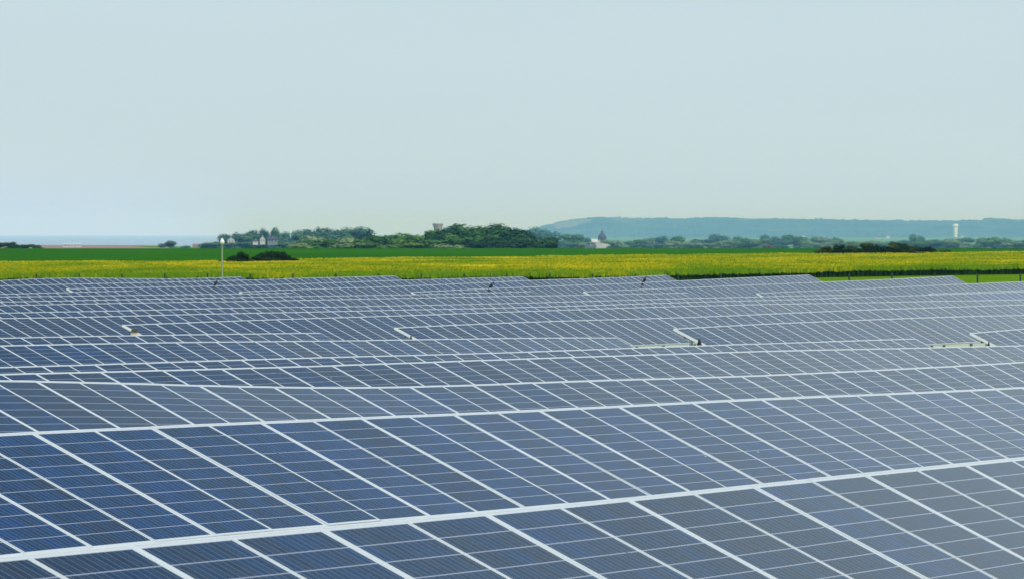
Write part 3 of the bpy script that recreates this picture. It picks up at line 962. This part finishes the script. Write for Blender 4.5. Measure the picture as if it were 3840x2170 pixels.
raise_to(beige_box(by_row((2, 7), 504, 1.6), 'small beige cabinet with a dark lid under the leftmost white row end'), 504, 1233, 0.62, 0.34)
# lone marker in the aisle at right
mk_loc = at(3493, 1297, 165.0)
mk_loc.z = float(ground_z(mk_loc.x, mk_loc.y))
e = empty('marker_post', mk_loc, 'short pale marker post with a dark brown cap alone in the near aisle at right', 'marker post')
b = MB(); b.bar((0, 0, -0.1), (0, 0, 0.62), 0.05, 8); b.obj('shaft', MAT['beige'], e)
b = MB(); b.lathe([(0.0, 0.60), (0.13, 0.60), (0.15, 0.66), (0.12, 0.72), (0.0, 0.74)], 10); b.obj('cap', MAT['rust'], e)

# ------------------------------------------------------------------ birds on the panel edges
def bird(key, px, label, yaw, lean, scale=1.0):
    k = key[1]
    s = s_of(px, k)
    z = PANELS[key][2](s)
    P = xyz(s, k, z) - NH * 0.02
    e = empty('bird', P + Vector((0, 0, 0.002)), label, 'bird', 'small black birds on the panels')
    e.rotation_euler = (0, 0, yaw)
    e.scale = (scale,) * 3
    # body, neck, head and tail as one skin: rings along a curved spine (local x = forwards)
    spine = [(-0.165, 0.035, 0.006, 0.010), (-0.12, 0.055, 0.012, 0.018), (-0.075, 0.078, 0.030, 0.032), (-0.03, 0.098, 0.045, 0.046), (0.015, 0.118, 0.050, 0.052),
             (0.055, 0.142, 0.042, 0.044), (0.082, 0.168, 0.028, 0.030), (0.098, 0.188, 0.026, 0.027), (0.116, 0.200, 0.024, 0.024), (0.132, 0.202, 0.014, 0.014), (0.138, 0.202, 0.004, 0.004)]
    ca, sa = math.cos(lean), math.sin(lean)
    b = MB()
    n = 10
    def rot(x, z):
        return x * ca - (z - 0.1) * sa, x * sa + (z - 0.1) * ca + 0.1
    for (x, z, ry, rz) in spine:
        for i in range(n):
            t = 2 * math.pi * i / n
            X, Zz = rot(x, z + 1.4 * rz * math.sin(t))
            b.v.append((X, 1.4 * ry * math.cos(t), Zz))
    for a in range(len(spine) - 1):
        for i in range(n):
            j = (i + 1) % n
            b.f.append((a * n + i, a * n + j, (a + 1) * n + j, (a + 1) * n + i)); b.m.append(0)
    b.f.append(tuple(reversed(range(n)))); b.m.append(0)
    b.obj('body', MAT['bird'], e, True)
    for sgn in (-1, 1):
        w = MB()
        pts = [(0.05, 0.146), (0.03, 0.105), (-0.05, 0.078), (-0.14, 0.045), (-0.06, 0.104), (0.01, 0.145)]
        q = [rot(x, z) for x, z in pts]
        w.face([(x, sgn * 0.076, z) for x, z in q])
        w.face([(x, sgn * 0.066, z) for x, z in reversed(q)])
        w.obj('wing', MAT['bird'], e)
        l = MB(); X, Zz = rot(-0.01, 0.06)
        l.bar((X, sgn * 0.022, Zz), (0.0, sgn * 0.022, 0.0), 0.005, 5)
        l.bar((-0.015, sgn * 0.022, 0.004), (0.03, sgn * 0.022, 0.004), 0.004, 5)
        l.obj('leg', MAT['beak'], e)
    k_ = MB(); X0, Z0 = rot(0.134, 0.201); X1, Z1 = rot(0.172, 0.197)
    k_.bar((X0, 0, Z0), (X1, 0, Z1), 0.009, 6, 0.001)
    k_.obj('beak', MAT['beak'], e)

bird((3, 14), 808, 'small black bird on a far panel edge below the white mast at left', R(25), R(24), 1.15)
bird((3, 12), 1841, 'small black bird on a far panel edge at the middle of the photo', R(15), R(16), 1.25)
bird((3, 12), 2416, 'small black bird near the end of the row right of centre', R(20), R(22), 1.25)

# ------------------------------------------------------------------ fence and mast
fz = lambda x: float(ground_z((x - CX) / FPX * 354.0, 354.0))
fx = [-184 + 160.4 * i for i in range(-2, 29)]
f0 = ground_at(fx[0], 0, 354.0)
fence = empty('fence', f0, 'low dark green wire fence along the far edge of the solar field', 'fence')
mb = MB(); mb.bar((0, 0, -0.2), (0, 0, 1.36), 0.055, 8); mb.lathe([(0.055, 1.36), (0.05, 1.385), (0.0, 1.40)], 8)
post_me = mb.mesh('fence_post', MAT['post_green'])
mb = MB()
prev = None
for x in fx:
    p = ground_at(x, 0, 354.0) - f0
    po = bpy.data.objects.new('fence_post', post_me)
    link(po, fence); po.location = p
    if prev is not None:
        for h in (0.25, 0.5, 0.75, 1.0, 1.25):
            mb.bar(prev + Vector((0, 0, h)), p + Vector((0, 0, h)), 0.004, 3)
    prev = p
mb.obj('wires', MAT['post_green'], fence)

mp = ground_at(833, 0, 340.0)
hz = at(833, 893, 340.0).z - mp.z
mast = empty('camera_mast', mp, 'tall pale pole with a white bulb-shaped head at the back of the solar field', 'mast')
mb = MB(); mb.bar((0, 0, -0.2), (0, 0, hz - 0.42), 0.062, 12, 0.045); mb.obj('pole', MAT['pole'], mast)
mb = MB(); mb.lathe([(0.03, hz - 0.50), (0.055, hz - 0.47), (0.055, hz - 0.44), (0.02, hz - 0.42)], 12); mb.obj('collar', MAT['steel'], mast)
mb = MB(); mb.lathe([(0.02, hz - 0.43), (0.09, hz - 0.40), (0.14, hz - 0.33), (0.15, hz - 0.24), (0.115, hz - 0.15), (0.06, hz - 0.07), (0.03, hz - 0.02), (0.0, hz)], 16)
mb.obj('head', MAT['white'], mast, True)

# ------------------------------------------------------------------ trees and shrubs
def crown_mesh(name, mat, seed, n=900, leaf=0.06, lobes=9, flat=1.0):
    """unit crown about 1 wide and 1 high standing on z = 0: leaf faces through several uneven clumps"""
    g = np.random.default_rng(seed)
    C = np.stack([g.uniform(-0.33, 0.33, lobes), g.uniform(-0.33, 0.33, lobes), np.concatenate([g.uniform(0.08, 0.24, 3), g.uniform(0.25, 0.74, lobes - 3)])], -1)
    C[:, :2] *= (1.1 - 0.8 * np.abs(C[:, 2:3] - 0.30))
    r = g.uniform(0.13, 0.26, lobes)
    w = r ** 2 / (r ** 2).sum()
    li = g.choice(lobes, n, p=w)
    v = g.normal(0, 1, (n, 3)); v /= np.linalg.norm(v, axis=1)[:, None]
    rad = r[li] * g.uniform(0.25, 1.0, n) ** 0.45 * (1 + 0.12 * g.normal(0, 1, n))
    P = C[li] + v * rad[:, None]
    P[:, 2] = np.clip(P[:, 2] * flat, 0.02, 1.05)
    # leaves face outwards, loosely
    nn = v + g.normal(0, 0.18, (n, 3)); nn[:, 2] += 0.2
    nn /= np.linalg.norm(nn, axis=1)[:, None]
    t = np.cross(nn, g.normal(0, 1, (n, 3))); t /= np.linalg.norm(t, axis=1)[:, None]
    u = np.cross(nn, t)
    sz = leaf * g.uniform(0.6, 1.4, n)[:, None]
    Q = np.stack([P - t * sz, P - u * sz * 0.7, P + t * sz, P + u * sz * 0.7], 1).reshape(-1, 3)
    F = np.arange(n * 4).reshape(n, 4)
    lo, hi = np.percentile(Q, 1.0, axis=0), np.percentile(Q, 99.5, axis=0)
    Q[:, 0] = (Q[:, 0] - (lo[0] + hi[0]) / 2) / (hi[0] - lo[0])
    Q[:, 1] = (Q[:, 1] - (lo[1] + hi[1]) / 2) / (hi[1] - lo[1])
    Q[:, 2] = Q[:, 2] / hi[2]
    return np_mesh(name, Q, F, mat)

def trunk_mesh(seed):
    g = random.Random(seed)
    mb = MB()
    mb.bar((0, 0, -0.05), (0.01, 0.0, 0.34), 0.030, 7, 0.020)
    for i in range(5):
        a = i * 1.26 + g.uniform(-0.3, 0.3)
        mb.bar((0.01, 0, 0.24 + 0.02 * i), (0.22 * math.cos(a), 0.22 * math.sin(a), g.uniform(0.45, 0.62)), 0.014, 5, 0.005)
    return mb.mesh('trunk', MAT['bark'])

KINDS = {}
for nm in ('deep', 'fresh', 'blue', 'pale', 'olive', 'rust', 'dark'):
    KINDS[nm] = [crown_mesh('crown', MAT['leaf_' + nm], 100 * i + len(nm), n=2400, leaf=0.036, lobes=7 + i) for i in range(3)]
TRUNK = [trunk_mesh(i) for i in range(3)]
ORD = ['first', 'second', 'third', 'fourth', 'fifth', 'sixth', 'seventh', 'eighth', 'ninth', 'tenth', 'eleventh', 'twelfth', 'thirteenth', 'fourteenth', 'fifteenth',
       'sixteenth', 'seventeenth', 'eighteenth', 'nineteenth', 'twentieth', 'twenty-first', 'twenty-second', 'twenty-third', 'twenty-fourth', 'twenty-fifth', 'twenty-sixth',
       'twenty-seventh', 'twenty-eighth', 'twenty-ninth', 'thirtieth', 'thirty-first', 'thirty-second', 'thirty-third', 'thirty-fourth', 'thirty-fifth', 'thirty-sixth',
       'thirty-seventh', 'thirty-eighth', 'thirty-ninth', 'fortieth', 'forty-first', 'forty-second', 'forty-third', 'forty-fourth']

def plant(name, cat, px, ytop, w, d, kind, label, group, ybase=None, trunk=True):
    """a tree or shrub d metres away, w pixels wide, its top at picture line ytop"""
    d = d * 1.5 if 1840 <= d < 2110 else d * 2.2 if d > 2110 else d
    X = (px - CX) / FPX * d
    zb = float(ground_z(X, d)) if ybase is None else EYE + (HOR - ybase) / FPX * d
    zt = EYE + (HOR - ytop) / FPX * d
    H = (zt - zb) * 1.02
    W = w / FPX * d * 1.1
    e = empty(name, (X, d, zb), label, cat, group)
    c = bpy.data.objects.new('crown' if trunk else 'foliage', random.choice(KINDS[kind]))
    link(c, e)
    c.scale = (W, W, H)
    c.rotation_euler = (0, 0, random.uniform(0, 6.28))
    if trunk:
        t = bpy.data.objects.new('trunk', random.choice(TRUNK))
        link(t, e)
        t.scale = (W, W, H)
    return e

TINT = {'deep': 'dark green', 'fresh': 'fresh green', 'blue': 'hazy blue-green', 'pale': 'pale green', 'olive': 'olive', 'rust': 'rusty orange', 'dark': 'very dark green'}
def belt(items, name, cat, where, group, trunk=True):
    items = sorted(items, key=lambda a: a[0])
    for i, it in enumerate(items):
        px, ytop, w, d, kind = it[:5]
        yb = it[5] if len(it) > 5 else None
        plant(name, cat, px, ytop, w, d, kind, f'{TINT[kind]} {cat}, {ORD[i]} from the left {where}', group, yb, trunk)

# the big grove in the middle
belt([(1150, 908, 102, 1500, 'fresh'), (1196, 900, 115, 1520, 'fresh'), (1255, 897, 121, 1540, 'fresh'), (1318, 893, 121, 1530, 'pale'), (1372, 890, 115, 1560, 'fresh'),
      (1425, 886, 121, 1540, 'fresh'), (1503, 878, 153, 1560, 'fresh'), (1562, 884, 115, 1550, 'deep'), (1632, 868, 74, 1545, 'deep'), (1585, 884, 90, 1535, 'fresh'), (1470, 890, 110, 1500, 'fresh'), (1345, 897, 120, 1490, 'fresh'), (1225, 904, 120, 1480, 'fresh'), (1125, 913, 90, 1470, 'pale'), (1605, 872, 30, 1530, 'deep'), (1655, 866, 134, 1570, 'fresh'),
      (1712, 854, 134, 1590, 'deep'), (1785, 846, 179, 1600, 'fresh'), (1843, 845, 166, 1620, 'deep'), (1897, 850, 140, 1600, 'deep'), (1940, 864, 121, 1590, 'deep'),
      (1760, 882, 192, 1480, 'fresh'), (1660, 893, 166, 1490, 'fresh'), (1838, 902, 192, 1470, 'deep'), (1905, 895, 166, 1470, 'deep'), (1985, 886, 140, 1500, 'deep'), (2035, 893, 115, 1500, 'deep'),
      (2062, 909, 64, 1500, 'deep'), (1685, 917, 128, 1400, 'pale'), (1290, 912, 153, 1430, 'pale'), (1400, 908, 166, 1440, 'fresh'), (1520, 903, 179, 1440, 'fresh'), (1600, 905, 140, 1440, 'deep')],
     'tree', 'tree', 'in the big grove at the middle', 'trees of the big grove')
# trees about the houses at left
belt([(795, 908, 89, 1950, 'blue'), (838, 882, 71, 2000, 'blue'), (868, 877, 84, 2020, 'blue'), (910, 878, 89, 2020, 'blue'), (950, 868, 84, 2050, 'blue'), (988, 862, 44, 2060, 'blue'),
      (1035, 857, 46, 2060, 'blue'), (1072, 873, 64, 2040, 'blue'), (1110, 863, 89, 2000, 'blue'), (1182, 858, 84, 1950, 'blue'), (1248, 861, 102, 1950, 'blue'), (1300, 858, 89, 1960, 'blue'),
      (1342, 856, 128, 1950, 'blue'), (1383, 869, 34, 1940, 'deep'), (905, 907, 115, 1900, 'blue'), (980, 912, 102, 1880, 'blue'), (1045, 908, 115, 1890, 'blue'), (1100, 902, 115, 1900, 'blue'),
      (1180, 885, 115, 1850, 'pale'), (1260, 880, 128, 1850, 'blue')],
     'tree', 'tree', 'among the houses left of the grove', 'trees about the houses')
# the long hazy tree line at right
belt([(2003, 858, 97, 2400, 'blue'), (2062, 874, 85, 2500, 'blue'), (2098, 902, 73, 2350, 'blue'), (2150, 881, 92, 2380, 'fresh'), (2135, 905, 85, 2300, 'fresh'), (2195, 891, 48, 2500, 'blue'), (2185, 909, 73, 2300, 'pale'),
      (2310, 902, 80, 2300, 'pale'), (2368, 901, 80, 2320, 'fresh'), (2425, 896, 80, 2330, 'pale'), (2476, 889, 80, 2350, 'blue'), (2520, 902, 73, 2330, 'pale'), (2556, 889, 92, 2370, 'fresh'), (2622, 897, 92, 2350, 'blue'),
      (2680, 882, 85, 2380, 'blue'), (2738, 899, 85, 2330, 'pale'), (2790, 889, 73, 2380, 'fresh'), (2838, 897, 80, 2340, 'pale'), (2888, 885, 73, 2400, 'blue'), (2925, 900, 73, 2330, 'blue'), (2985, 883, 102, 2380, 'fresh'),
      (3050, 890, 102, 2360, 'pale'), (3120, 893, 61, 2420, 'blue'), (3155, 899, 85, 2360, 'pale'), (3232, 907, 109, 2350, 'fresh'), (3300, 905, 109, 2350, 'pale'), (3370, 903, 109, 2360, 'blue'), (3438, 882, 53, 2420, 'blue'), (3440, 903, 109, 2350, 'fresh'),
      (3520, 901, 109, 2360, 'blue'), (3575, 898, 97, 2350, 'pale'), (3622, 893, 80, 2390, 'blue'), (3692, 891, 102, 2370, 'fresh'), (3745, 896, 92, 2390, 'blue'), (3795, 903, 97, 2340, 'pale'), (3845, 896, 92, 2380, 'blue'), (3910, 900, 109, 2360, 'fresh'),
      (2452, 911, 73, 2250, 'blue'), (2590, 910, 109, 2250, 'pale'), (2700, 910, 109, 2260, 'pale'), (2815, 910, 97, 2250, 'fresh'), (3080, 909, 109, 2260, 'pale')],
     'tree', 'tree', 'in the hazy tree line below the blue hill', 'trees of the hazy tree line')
plant('bush', 'bush', 2880, 918, 46, 2150, 'rust', 'rusty orange bush in front of the hazy tree line', None, 940, False)
# low bushes by the field crest at left
belt([(25, 911, 70, 1120, 'deep'), (52, 909, 46, 1130, 'deep'), (92, 917, 60, 1115, 'deep'), (135, 919, 50, 1110, 'deep'), (-40, 912, 80, 1120, 'deep')],
     'bush', 'bush', 'on the field crest at the left edge', 'bushes on the field crest at the left edge', False)
plant('bush', 'bush', 632, 905, 62, 1900, 'blue', 'rounded dark bush standing alone on the horizon left of the mast', None, 940, False)
plant('bush', 'bush', 697, 922, 42, 1900, 'blue', 'low grey-green bush right of the lone rounded bush', None, 941, False)
# dark weeds between wheat and rape, below the houses
belt([(838, 974, 48, 511, 'dark', 992), (872, 960, 58, 512, 'dark', 992), (916, 946, 58, 513, 'dark', 992), (956, 957, 50, 514, 'dark', 992), (993, 944, 54, 516, 'dark', 992), (1030, 943, 54, 518, 'dark', 992),
      (1062, 946, 50, 520, 'dark', 990), (1092, 969, 60, 523, 'dark', 990), (900, 968, 60, 509, 'dark', 993), (1010, 966, 70, 511, 'dark', 993)],
     'shrub', 'shrub', 'in the dark clump between both fields', 'dark shrubs between the two fields', False)
# olive hedge at right, on the far side of the rape
belt([(3068, 936, 54, 712, 'olive', 962), (3105, 925, 58, 714, 'olive', 962), (3140, 918, 44, 716, 'dark', 962), (3178, 924, 70, 716, 'olive', 962), (3222, 929, 66, 719, 'dark', 962), (3252, 914, 52, 722, 'olive', 961), (3300, 921, 66, 725, 'dark', 961), (3338, 911, 62, 725, 'olive', 961),
      (3378, 914, 66, 728, 'dark', 961), (3418, 924, 56, 731, 'olive', 960), (3455, 926, 62, 734, 'dark', 960), (3500, 927, 62, 738, 'olive', 959), (3535, 938, 48, 741, 'olive', 959), (3160, 936, 110, 708, 'dark', 962), (3270, 934, 120, 710, 'dark', 962), (3400, 934, 130, 715, 'dark', 961)],
     'shrub', 'shrub', 'in the olive hedge behind the yellow field', 'shrubs of the olive hedge', False)
belt([(3600, 944, 40, 752, 'olive', 957), (3708, 942, 22, 765, 'olive', 957)], 'shrub', 'shrub', 'of the two low ones right of the olive hedge', 'low shrubs right of the hedge', False)

# ------------------------------------------------------------------ houses, church, towers
def house(px, ytop, ybase, w, d, label, wall='wall_white', roof='slate', gable=True, depth=1.0, name='house'):
    Wd, H = w / FPX * d, (ybase - ytop) / FPX * d
    e = empty(name, at(px, ybase, d), label, 'house', 'houses in the far countryside')
    hw, dp = Wd / 2, Wd * depth / 2
    eh = H * (0.52 if gable else 0.60)
    b = MB()
    if gable:        # gable end towards the viewer, ridge running away
        F1 = [(-hw * .88, -dp, -1), (hw * .88, -dp, -1), (hw * .88, -dp, eh), (0, -dp, H * .96), (-hw * .88, -dp, eh)]
        F2 = [(x, dp, z) for x, y, z in F1]
        b.face(F1); b.face(list(reversed(F2)))
        b.face([F1[1], F2[1], F2[2], F1[2]]); b.face([F2[0], F1[0], F1[4], F2[4]])
        b.obj('wall', MAT[wall], e)
        b = MB()
        for s in (-1, 1):
            b.face([(0, -dp * 1.06, H), (0, dp * 1.06, H), (s * hw, dp * 1.06, eh * .93), (s * hw, -dp * 1.06, eh * .93)])
        r = b.obj('roof', MAT[roof], e)
    else:            # eaves towards the viewer
        b.box(-hw * .94, hw * .94, -dp, dp, -1, eh)
        for s in (-1, 1):
            b.face([(s * hw * .94, -dp, eh), (s * hw * .94, dp, eh), (s * hw * .94, 0, H * .95)])
        b.obj('wall', MAT[wall], e)
        b = MB()
        b.face([(-hw, -dp * 1.1, eh * .95), (hw, -dp * 1.1, eh * .95), (hw, 0, H), (-hw, 0, H)])
        b.face([(hw, dp * 1.1, eh * .95), (-hw, dp * 1.1, eh * .95), (-hw, 0, H), (hw, 0, H)])
        r = b.obj('roof', MAT[roof], e)
    c = MB(); c.box(-hw * .1, hw * .14, -dp * .3, -dp * .05, H * .82, H * 1.1); c.obj('chimney', MAT[wall], r)
    for x in ((-0.42, 0.30) if gable else (-0.6, -0.1, 0.5)):
        q = MB(); q.box(hw * x, hw * (x + 0.2), -dp - 0.05, -dp + 0.05, eh * 0.35, eh * 0.8); q.obj('window', MAT['pane'], e)
    return e

house(867, 890, 912, 30, 2850, 'white gabled house among the trees right behind the mast')
house(985, 885, 910, 22, 2800, 'narrow cream house between the trees left of the grey-roofed house', depth=1.2)
house(1022, 888, 912, 38, 2800, 'grey house with a wide slate roof among the trees left of the grove', wall='wall_grey', gable=False)
house(958, 899, 912, 20, 2800, 'tiny pale blue-white house low between the trees at left', gable=False)
house(1140, 888, 912, 16, 3100, 'small white house in the gap left of the grove trees', depth=1.3)
house(740, 915, 938, 36, 3900, 'pale house with a brown roof half hidden left of the mast', roof='tile', gable=False)
house(250, 913, 924, 26, 2900, 'leftmost of the white buildings on the horizon near the left bush', gable=False, roof='wall_white')
house(272, 914, 924, 18, 2900, 'second of the white buildings on the horizon at left', gable=False, roof='wall_white')
house(295, 913, 924, 22, 2900, 'rightmost of the white buildings on the horizon at left', gable=False, roof='wall_white')
house(2253, 926, 940, 17, 4800, 'white gabled house in front of the domed church')
house(2215, 919, 940, 44, 4900, 'long house with dark roof and white walls left of the domed church', gable=False)
house(3330, 883, 899, 18, 21000, 'bright white house at the foot of the blue hill above the hedge')
house(3293, 886, 897, 22, 21020, 'faint white house left of the bright one at the hill foot', gable=False)
house(3092, 888, 904, 26, 20850, 'pale house just above the trees at the hill foot, left of the hedge', gable=False)
house(3014, 882, 896, 16, 20900, 'small pale house above the trees, leftmost at the hill foot')
house(3609, 882, 892, 10, 21000, 'tiny white house at lower right of the white water tower')

def church():
    d = 5700.0
    px = 2258
    e = empty('church', at(px, 925, d), 'pale church with a dark slate dome and spire below the blue hill', 'church')
    u = d / FPX
    b = MB(); b.box(-50 * u, 30 * u, -4 * u, 16 * u, -3, 17 * u); b.obj('nave', MAT['wall_white'], e)
    b = MB()
    b.face([(-52 * u, -5 * u, 16 * u), (-15 * u, -5 * u, 16 * u), (-15 * u, 6 * u, 28 * u), (-48 * u, 6 * u, 28 * u)])
    b.face([(-15 * u, 17 * u, 16 * u), (-52 * u, 17 * u, 16 * u), (-48 * u, 6 * u, 28 * u), (-15 * u, 6 * u, 28 * u)])
    b.obj('roof', MAT['wall_white'], e)
    b = MB(); b.box(-12 * u, 13 * u, -6 * u, 18 * u, -2.9, 26 * u); t = b.obj('tower', MAT['wall_white'], e)
    for x in (-6, 3):
        w = MB(); w.box(x * u, (x + 4) * u, -6.4 * u, -5.6 * u, 12 * u, 21 * u); w.obj('window', MAT['pane'], t)
    b = MB(); b.lathe([(15.5 * u, 25 * u), (16 * u, 30 * u), (15 * u, 38 * u), (12 * u, 44 * u), (7 * u, 48 * u), (5 * u, 51 * u), (4.5 * u, 56 * u), (2 * u, 59 * u), (0.7 * u, 65 * u), (0, 67 * u)], 16, (0, 6 * u, 0))
    b.obj('dome', MAT['slate'], e, True)
church()

def water_tower():
    d = 6000.0
    u = d / FPX
    e = empty('water_tower', at(1642, 937, d), 'flared concrete water tower rising behind the green grove', 'water tower')
    b = MB(); b.lathe([(12 * u, -4), (11 * u, 44 * u), (12.5 * u, 66 * u), (16 * u, 84 * u), (19.5 * u, 94 * u)], 20); b.obj('shaft', MAT['concrete'], e, True)
    b = MB(); b.lathe([(19.5 * u, 94 * u), (20.5 * u, 94.5 * u), (20.5 * u, 98 * u), (18 * u, 99.5 * u), (0, 100 * u)], 20); b.obj('tank_rim', MAT['concrete'], e)
    b = MB(); b.bar((-3 * u, 0, 99 * u), (-3 * u, 0, 110 * u), 0.5 * u, 6); b.obj('antenna', MAT['steel'], e)
    d = 22000.0
    u = d / FPX
    e = empty('water_tower', at(3583, 884, d), 'slim white water tower standing on the blue hillside at right', 'water tower')
    b = MB(); b.lathe([(6.5 * u, -6), (7.6 * u, 8 * u), (9.0 * u, 33 * u)], 20); b.obj('shaft', MAT['white'], e, True)
    b = MB(); b.lathe([(9.0 * u, 33 * u), (11.0 * u, 35 * u), (11.0 * u, 41 * u), (9 * u, 43 * u), (0, 44 * u)], 20); b.obj('tank', MAT['white'], e)
water_tower()

# ------------------------------------------------------------------ air
hb = MB()
hb.box(-20000, 20000, -80, 46000, EYE - 80, EYE + 110)
hm = bpy.data.materials.new('pale_haze')
hm.use_nodes = True
nt = hm.node_tree
nt.nodes.clear()
ho = nt.nodes.new('ShaderNodeOutputMaterial')
pv = nt.nodes.new('ShaderNodeVolumePrincipled')
pv.inputs['Color'].default_value = (0.25, 0.56, 1.0, 1)
pv.inputs['Absorption Color'].default_value = (1, 1, 1, 1)      # air scatters, blue most, and absorbs nothing
pv.inputs['Density'].default_value = 0.000050
pv.inputs['Anisotropy'].default_value = -0.15
nt.links.new(pv.outputs[0], ho.inputs['Volume'])
haze = hb.obj('haze', hm)
haze['kind'] = 'stuff'
haze['label'] = 'pale blue summer haze over the far country'
